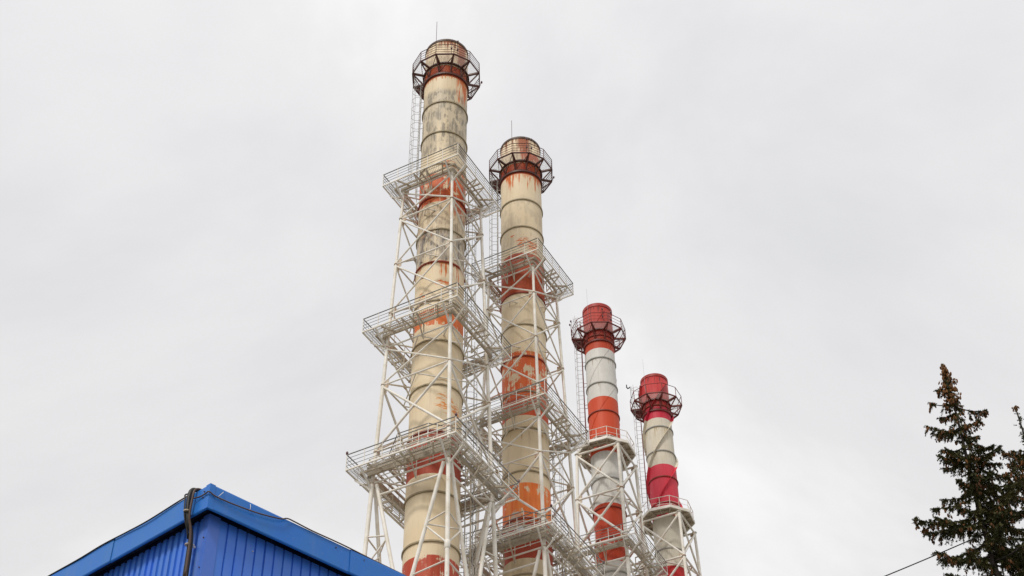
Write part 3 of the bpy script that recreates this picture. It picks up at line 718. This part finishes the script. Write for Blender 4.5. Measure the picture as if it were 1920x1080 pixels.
# corner trim (folded L)
bm = bmesh.new(); e = .012
base = inset(OV - e); pl = [base + dL * .155, base, base + dR * .235]
for p, q in zip(pl, pl[1:]):
    v = [bm.verts.new(x - V((C0.x, C0.y, 0))) for x in (p, q, q + UP * (ZT - FH + .075), p + UP * (ZT - FH + .075))]; bm.faces.new(v)
link('corner_trim', to_mesh(bm, 'corner_trim', M['blue_trim']), bld)
# fascia strips, each a folded sheet lapped over the next
def strip(d, n, s0, s1, lap, name='fascia'):
    bm = bmesh.new(); o = C0 - UP * 0
    prof = [(-.5, .055), (0.0, .03), (.004, 0), (.012, -FH + .02), (.0, -FH), (-.03, -FH - .004)]
    secs = []
    for s in (s0, s1):
        secs.append([bm.verts.new(d * s + n * (a + lap) + UP * b) for a, b in prof])
    for i in range(len(prof) - 1): bm.faces.new((secs[0][i], secs[1][i], secs[1][i + 1], secs[0][i + 1]))
    return link(name, to_mesh(bm, name, M['blue_fascia']), bld, C0)
s = .0; i = 0
while s < LEN:
    strip(dL, nL, s, min(s + 2.6, LEN), .012 * (i % 2)); s += 2.58; i += 1
s = .0; i = 0
while s < LEN:
    strip(dR, nR, s, min(s + 3.1, LEN), .012 * (i % 2)); s += 3.08; i += 1
# corner cap on the fascia, proud of both
bm = bmesh.new(); pr = [(0.022, .034), (.022, -FH - .004)]
k = C0 - UP * ZT
def cc(a): return inset(-a) - V((C0.x, C0.y, 0))
for d in (dL, dR):
    n = nL if d is dL else nR
    v = [cc(.016) + UP * .034, cc(.016) + d * .11 + UP * .034, cc(.016) + d * .11 - UP * (FH + .004), cc(.016) - UP * (FH + .004)]
    bm.faces.new([bm.verts.new(x) for x in v])
link('fascia_corner', to_mesh(bm, 'fascia_corner', M['blue_fascia']), bld, C0)
# soffit and roof
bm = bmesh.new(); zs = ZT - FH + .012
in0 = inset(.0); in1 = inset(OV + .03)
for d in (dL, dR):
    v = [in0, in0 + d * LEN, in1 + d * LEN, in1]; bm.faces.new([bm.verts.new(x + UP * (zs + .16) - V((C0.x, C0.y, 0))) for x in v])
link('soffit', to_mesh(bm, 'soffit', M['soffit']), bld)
bm = bmesh.new()
v = [in0, in0 + dL * LEN, in0 + dL * LEN + dR * LEN, in0 + dR * LEN]
bm.faces.new([bm.verts.new(x + UP * (ZT + .012) - V((C0.x, C0.y, 0))) for x in v])
link('roof', to_mesh(bm, 'roof', M['roof']), bld)
# screws
bm = bmesh.new(); bmesh.ops.create_cone(bm, cap_ends=True, segments=6, radius1=.014, radius2=.010, depth=.02); SC = to_mesh(bm, 'screw', M['rim_rust']); 
bm = bmesh.new(); bmesh.ops.create_cone(bm, cap_ends=True, segments=6, radius1=.014, radius2=.010, depth=.02); SC2 = to_mesh(bm, 'pale_screw', M['grey_steel'])
def screw(p, n, me=SC):
    o = link('screw', me, bld, p); o.rotation_euler = n.to_track_quat('Z', 'Y').to_euler()
for s in (.13, .145): screw(C0 + dL * s - UP * (.08 if s < .14 else .2) + nL * .02, nL)
for h in (.75, 1.35, 1.95): screw(V((base.x, base.y, ZT - h - .12)) + dL * .06 + nL * .012, nL)
for u, h in ((.95, .75), (2.1, .95), (3.3, .9), (4.2, 1.25), (1.6, 1.6), (2.9, 1.7)): screw(V((Cw.x, Cw.y, ZT - h)) + dR * u + nR * .004, nR, SC2)
for u in (2.75, 3.4, 4.6, 5.6): screw(C0 + dR * u - UP * (.05 + .03 * (u % 1)) + nR * .02, nR)

# cables on the building
def cable(name, pts, r, mat, label, cat='cable', group=None, seg=8, parent=None):
    P = [V(p) for p in pts]; Q = []
    for i in range(len(P) - 1):                       # Catmull-Rom
        p0, p1, p2, p3 = P[max(i - 1, 0)], P[i], P[i + 1], P[min(i + 2, len(P) - 1)]
        for k in range(6):
            t = k / 6; Q.append(.5 * ((2 * p1) + (p2 - p0) * t + (2 * p0 - 5 * p1 + 4 * p2 - p3) * t * t + (3 * p1 - p0 - 3 * p2 + p3) * t ** 3))
    Q.append(P[-1]); o0 = P[0]
    bm = bmesh.new(); bm_tube(bm, Q, r, seg, o0)
    o = link(name, to_mesh(bm, name, mat), parent, o0)
    if label: tag(o, label, cat, group)
    return o
fl = lambda u, h, out=.03: C0 + dL * u + UP * h + nL * out       # point on the left fascia: distance from the corner, height over the roof edge
fr = lambda u, h, out=.03: C0 + dR * u + UP * h + nR * out
cond = thing('cable_conduit', 'thick black conduit and brown cable looping over the left blue roof edge', 'conduit', fl(.45, -.6, .1))
cable('conduit', [fl(.40, .02, -.35), fl(.42, .11, -.16), fl(.45, .10, .02), fl(.455, -.05, .075), fl(.44, -.35, .075), fl(.42, -.60, .04), fl(.41, -.85, -.06), fl(.41, -1.6, -.08), fl(.41, -3.2, -.08), fl(.41, -16.4, -.08)], .042, M['black'], None, parent=cond, seg=10)
cable('cable', [fl(.30, .02, -.30), fl(.32, .085, -.12), fl(.335, .03, .06), fl(.345, -.25, .09), fl(.355, -.55, .08), fl(.355, -.85, .0), fl(.35, -1.6, -.02), fl(.35, -3.2, -.03), fl(.35, -16.4, -.03)], .022, M['brown_cable'], None, parent=cond)
cable('cable', [fl(.48, .01, -.3), fl(.53, .08, -.08), fl(.535, .0, .10), fl(.49, -.16, .13), fl(.455, -.5, .11), fl(.445, -.9, -.02), fl(.44, -1.8, -.05), fl(.44, -16.4, -.05)], .014, M['black'], None, parent=cond)
for h in (-.40, -1.02, -1.75):
    q = fl(.43, h, .10 if h > -.6 else -.04); bm = bmesh.new(); bm_rod(bm, q - UP * .010, q + UP * .010, .058, q, 10); link('cable_clip', to_mesh(bm, 'cable_clip', M['tan_steel']), cond, q)
q = Cw + dL * .26 + UP * (ZT - .98) + nL * .01
bm = bmesh.new(); bm_bar(bm, q, q + nL * .09, .03, .03, q); bm_bar(bm, q + nL * .07 - dL * .05, q + nL * .07 + dL * .10, .03, .025, q); link('cable_bracket', to_mesh(bm, 'cable_bracket', M['lamp_white']), cond, q)
cable('cable', [fl(.36, -.16, .09), fl(.22, -.165, .04), fl(.06, -.17, .04), C0 + (nL + nR) * .035 - UP * .17, fr(.12, -.20, .035), fr(.5, -.20, .05), fr(1.0, -.155, .06), fr(1.45, -.06, .06), fr(1.62, .03, .04), fr(1.8, .05, .02), fr(2.2, .035, .02), fr(2.9, .045, .02), fr(3.8, .04, 0.0), fr(5.5, .045, -.02), fr(8, .045, -.02)], .0135, M['brown_cable'],
    'thin brown cable sagging across the right fascia and up onto the roof edge', 'cable')
cable('cable', [fl(.46, .05, .0), fl(.8, .03, .02), fl(1.6, -.03, .035), fl(2.2, -.01, .03), fl(2.9, .02, .03), fl(3.6, .0, .03), fl(4.6, .02, .02), fl(5.8, .0, .02), fl(7.5, .02, .02), fl(10, .01, .02)], .013, M['black'],
    'thin black cable lying along the left roof edge of the blue building', 'cable')
def stay(name, a, b, lab):
    m = (a + b) / 2 + nR * .02; cable(name, [a, m, b], .005, M['lamp_white'], lab, 'wire', 'thin pale tie wires on the right blue fascia')
stay('tie_wire', fr(.17, -.17, .02), fr(.26, -.03, .02), 'short pale tie wire near the corner of the right fascia')
stay('tie_wire', fr(.83, -.17, .02), fr(.83, -.02, .02), 'short pale tie wire farther right on the right fascia')
hk = [fr(4.62, .0, -.12), fr(4.62, .06, -.02), fr(4.64, .04, .07), fr(4.66, -.1, .10), fr(4.66, -.5, .10), fr(4.66, -1.5, -.05), fr(4.66, -16, -.05)]
cable('drain_hose', hk, .045, M['black'], 'black hose hooked over the far right end of the blue fascia', 'hose', seg=10)

# ------------------------------------------------------------------ spruces
def needle_tuft(bm_list, p, d, length, rad, n):
    """bottle-brush twig: flat needle slips round an axis, appended to arrays"""
    d = d.normalized(); s = d.cross(V((0.3, 0.2, 1))).normalized(); u = s.cross(d)
    for i in range(n):
        t = random.random(); a = random.random() * 2 * pi
        out = s * cos(a) + u * sin(a)
        b = p + d * (length * t)
        rr = rad * (1.0 - .45 * t) * random.uniform(.7, 1.25)
        tip = b + (out * .85 + d * .62) * rr
        w = d.cross(out) * random.uniform(.009, .015)
        bm_list.append((b - w, b + w, tip + w * .5, tip - w * .5))
def quads_mesh(name, Q, mat):
    n = len(Q); co = np.array([[tuple(v) for v in q] for q in Q], dtype=np.float32).reshape(-1, 3)
    me = bpy.data.meshes.new(name); me.vertices.add(n * 4); me.vertices.foreach_set('co', co.ravel())
    me.loops.add(n * 4); me.loops.foreach_set('vertex_index', np.arange(n * 4, dtype=np.int32))
    me.polygons.add(n); me.polygons.foreach_set('loop_start', np.arange(0, n * 4, 4, dtype=np.int32))
    me.update(calc_edges=True); me.materials.append(mat); return me
_c = [(.0, .0), (.016, -.012), (.024, -.045), (.020, -.085), (.0, -.115)]
def cone_faces(F, Vv, p, s, tilt):
    i0 = len(Vv); q = tilt.to_track_quat('-Z', 'Y').to_matrix()
    for r, z in _c:
        for k in range(5): Vv.append(tuple(p + q @ (V((r * cos(k * 1.2566 + z * 20), r * sin(k * 1.2566 + z * 20), z)) * s)))
    for j in range(4):
        for k in range(5): F.append((i0 + j * 5 + k, i0 + j * 5 + (k + 1) % 5, i0 + (j + 1) * 5 + (k + 1) % 5, i0 + (j + 1) * 5 + k))

def spruce(label, top, tips, n_rand, crown, cone_z, dens=1.0, rand_side=None, bare_top=0.0, z_low=None, rand_from=2.6):
    """top: world point of the tip. tips: world points that named branches must reach"""
    bx, by, zt = top
    t = thing('spruce_tree', label, 'tree', (bx, by, 0), 'cone laden spruces at the right edge'); org = WL[t.name]
    bm = bmesh.new(); zsn = np.linspace(0, zt, 24); tr = lambda z: .018 + (zt - z) * .0085
    cxy = lambda z: V((bx + .05 * sin(z * .9) * min(1, (zt - z) * .5), by + .05 * cos(z * 1.1) * min(1, (zt - z) * .5), z))
    bm_tube(bm, [cxy(z) for z in zsn], [tr(z) for z in zsn], 9, org)
    link('trunk', to_mesh(bm, 'trunk', M['bark']), t)
    Q, CF, CV = [], [], []
    def branch(start, tip, dense=1.0, cones=0.0):
        L = (tip - start).length
        mid = (start + tip) / 2 + UP * (-.20 * L) + V((random.uniform(-.05, .05), random.uniform(-.05, .05), 0)) * L
        pts = [(1 - s) ** 2 * start + 2 * s * (1 - s) * mid + s * s * tip for s in np.linspace(0, 1, 7)]
        bm = bmesh.new(); bm_tube(bm, pts, [max(.008, .012 + .022 * L * (1 - i / 6) * .5) for i in range(7)], 6, org)
        link('branch', to_mesh(bm, 'branch', M['bark']), t)
        bare = random.choice((.35, .55, .75, .95)); step = .068; n = max(3, int(L / step))
        ax = (tip - start).normalized()
        for i in range(n + 1):
            s = (i + random.random() * .6) / (n + .6)
            if (s < .12 and L > .8) or random.random() > bare + .62 * s: continue
            p = (1 - s) ** 2 * start + 2 * s * (1 - s) * mid + s * s * tip
            dirn = ((mid - start) * (1 - s) + (tip - mid) * s).normalized(); side = dirn.cross(UP)
            side = side.normalized() if side.length > .05 else V((1, 0, 0))
            for sg in (-1, 1):
                if random.random() > .92 * dense: continue
                ln = random.uniform(.16, .36) * (1.15 - .5 * s) * min(1.0, .45 + L * .35)
                d = dirn * random.uniform(.3, .9) + side * sg * random.uniform(.4, .9) - UP * random.uniform(.1, 1.1)
                d.normalize(); needle_tuft(Q, p, d, ln, .078, int(34 * dens))
                e = p + d * ln
                if random.random() < .75: needle_tuft(Q, p + d * ln * .5, (d - UP * random.uniform(.4, 1.3) + side * random.uniform(-.5, .5)), ln * .95, .07, int(26 * dens))
                if random.random() < cones:
                    for _ in range(random.choice((1, 2, 2, 3))):
                        cone_faces(CF, CV, e + V((random.uniform(-.05, .05), random.uniform(-.05, .05), random.uniform(-.05, .03))), random.uniform(.85, 1.25), V((random.uniform(-.35, .35), random.uniform(-.35, .35), -1)))
            needle_tuft(Q, p, dirn, .14, .06, int(16 * dens))
        needle_tuft(Q, tip - ax * .05, ax, .18, .06, int(24 * dens))
        if cones > .3:
            for _ in range(4): cone_faces(CF, CV, tip + V((random.uniform(-.08, .08), random.uniform(-.08, .08), random.uniform(-.08, .05))), random.uniform(.9, 1.25), V((random.uniform(-.3, .3), random.uniform(-.3, .3), -1)))
    def cdens(z): return 0.75 if z > cone_z[0] else (.16 if z > cone_z[1] else .10)
    for tp in tips:
        tp = V(tp); L = hypot(tp.x - bx, tp.y - by); z0 = min(tp.z + .18 * L - .05, zt - .1)
        branch(cxy(z0), tp, 1.0, max(cdens(tp.z), .22 if random.random() < .4 else 0))
    for i in range(n_rand):
        z = zt - rand_from - (zt - rand_from - z_low) * ((i + random.random()) / n_rand) ** .8
        az = random.random() * 2 * pi; L = crown(zt - z) * random.uniform(.35, 1.15)
        if rand_side and random.random() < .62: az = random.uniform(*rand_side)
        elif rand_side: L = min(L * .55, .85)
        a = cxy(z); tp = a + V((sin(az) * L, -cos(az) * L, -.12 * L + random.uniform(-.1, .2) + .22 * min(L, .4)))
        branch(a, tp, 1.0, cdens(z))
    # leader twigs and the cone clusters crowding the top
    z = zt
    while z > zt - bare_top - .0 - 1.6:
        for _ in range(3 if z > zt - .25 else 6):
            if bare_top and z < zt - .18 and z > zt - bare_top and random.random() < .85: continue
            w = min(.27, .04 + (zt - z) * .32) * (.62 + .5 * abs(sin(z * 5.3))); az = random.random() * 2 * pi; ln = random.uniform(.3, 1) * w
            p = cxy(z); d = V((sin(az), cos(az), random.uniform(-.3, .5))); e = p + d * ln
            needle_tuft(Q, p, d, ln, .05, int(14 * dens))
            for _ in range(random.choice((1, 2, 3)) if not (bare_top and z < zt - .3) else 0):
                cone_faces(CF, CV, e + V((random.uniform(-.05, .05), random.uniform(-.05, .05), random.uniform(-.04, .05))), random.uniform(.85, 1.25), V((random.uniform(-.5, .5), random.uniform(-.5, .5), -1)))
        z -= .05
    z = zt - (1.5 if not bare_top else bare_top + .3)      # short twigs that hide most of the stem
    while z > zt - 8.5:
        for _ in range(3):
            az = random.random() * 2 * pi; ln = random.uniform(.16, .5) * (.55 if z > zt - 3 else 1); d = V((sin(az), cos(az), random.uniform(-.9, .3))).normalized(); p = cxy(z)
            needle_tuft(Q, p + d * .06, d, ln, .075, int(34 * dens))
            if random.random() < (.5 if z > cone_z[0] else .12):
                for _ in range(2): cone_faces(CF, CV, p + d * ln + V((random.uniform(-.05, .05), random.uniform(-.05, .05), random.uniform(-.05, .04))), random.uniform(.85, 1.25), V((random.uniform(-.4, .4), random.uniform(-.4, .4), -1)))
        z -= .10
    me = quads_mesh('needles', [[v - org for v in q] for q in Q], M['needle']); o = link('needles', me, t); o['kind'] = 'stuff'
    me = bpy.data.meshes.new('cones'); me.from_pydata([tuple(V(v) - org) for v in CV], [], CF); me.materials.append(M['cone']); o = link('cones', me, t); o['kind'] = 'stuff'
    return t, len(Q)

YT = 36.0
top1 = at_y(1767, 684, YT)
zp = lambda zx, zy, dy=0.0: at_y(1640 + zx / 2.5714, 660 + zy / 2.5714, YT + dy)
tips1 = [zp(*a) for a in [(276, 250, -.1), (305, 185, .1), (318, 318, .2), (258, 362, -.3), (300, 400, .3), (316, 505, -.2), (338, 560, .2), (350, 470, -.5), (405, 620, -.4), (430, 690, .4), (400, 750, -.4), (288, 756, .3), (203, 810, -.3), (245, 868, .1), (300, 800, -.8),
    (330, 860, .6), (310, 968, -.6), (330, 1000, .5), (352, 1075, -.3), (420, 1000, .8), (528, 285, .1), (500, 330, -.4), (512, 455, .4), (546, 500, -.2), (590, 540, .2), (560, 580, -.7), (640, 600, .5), (660, 640, -.5), (690, 700, .3), (640, 760, -1), (710, 780, .2), (600, 840, -1.2), (690, 860, .9), (720, 930, -.6), (470, 600, -.9), (450, 960, -1.1), (480, 900, 1.1)]]
t_sp, nq = spruce('tall dark spruce with brown cones, its slender tip standing clear against the sky', top1, tips1, 50, lambda d: min(2.1, .25 + d * .30), (top1.z - 2.6, top1.z - 5.5), rand_side=(.3, 2.6), z_low=top1.z - 9.5)
YT2 = 37.5
top2 = at_y(1903, 762, YT2)
t2tips = [at_y(px, py, YT2 + dy) for px, py, dy in ((1882, 849, -.2), (1893, 870, .2), (1890, 905, -.3), (1880, 940, .3), (1872, 985, -.4), (1885, 1030, .2))]
spruce('spruce at the right frame edge with a thin bare leader tipped by a cone cluster', top2, t2tips, 34, lambda d: min(2.2, .1 + d * .28), (top2.z - 3.2, top2.z - 6), rand_side=(3.6, 5.8), bare_top=1.15, rand_from=1.4, z_low=top2.z - 8)

# ------------------------------------------------------------------ overhead wire and its poles (both poles stand outside the frame)
def pole(px, py, Y, label):
    p = at_y(px, py, Y); t = thing('utility_pole', label, 'pole', (p.x, p.y, 0))
    bm = bmesh.new(); bm_rod(bm, V((p.x, p.y, 0)), V((p.x, p.y, p.z + .15)), .15, WL[t.name], 12, .10); link('shaft', to_mesh(bm, 'pole_shaft', M['wood'], False), t)
    bar('crossarm', p + V((-.8, -.12, -.05)), p + V((.8, -.12, -.05)), .1, .1, M['wood'], t)
    return p
pa = pole(1540, 1128, 33, 'timber pole carrying the left end of the overhead wire, below the frame')
pb = pole(2080, 890, 41, 'timber pole carrying the right end of the overhead wire behind the spruces')
cable('overhead_wire', [pa.lerp(pb, s) - UP * (.5 * s * (1 - s)) for s in np.linspace(0, 1, 9)], .016, M['black'], 'thin dark overhead wire running behind the tall spruce', 'wire')
print('objects', len(bpy.data.objects), 'needle quads', nq)
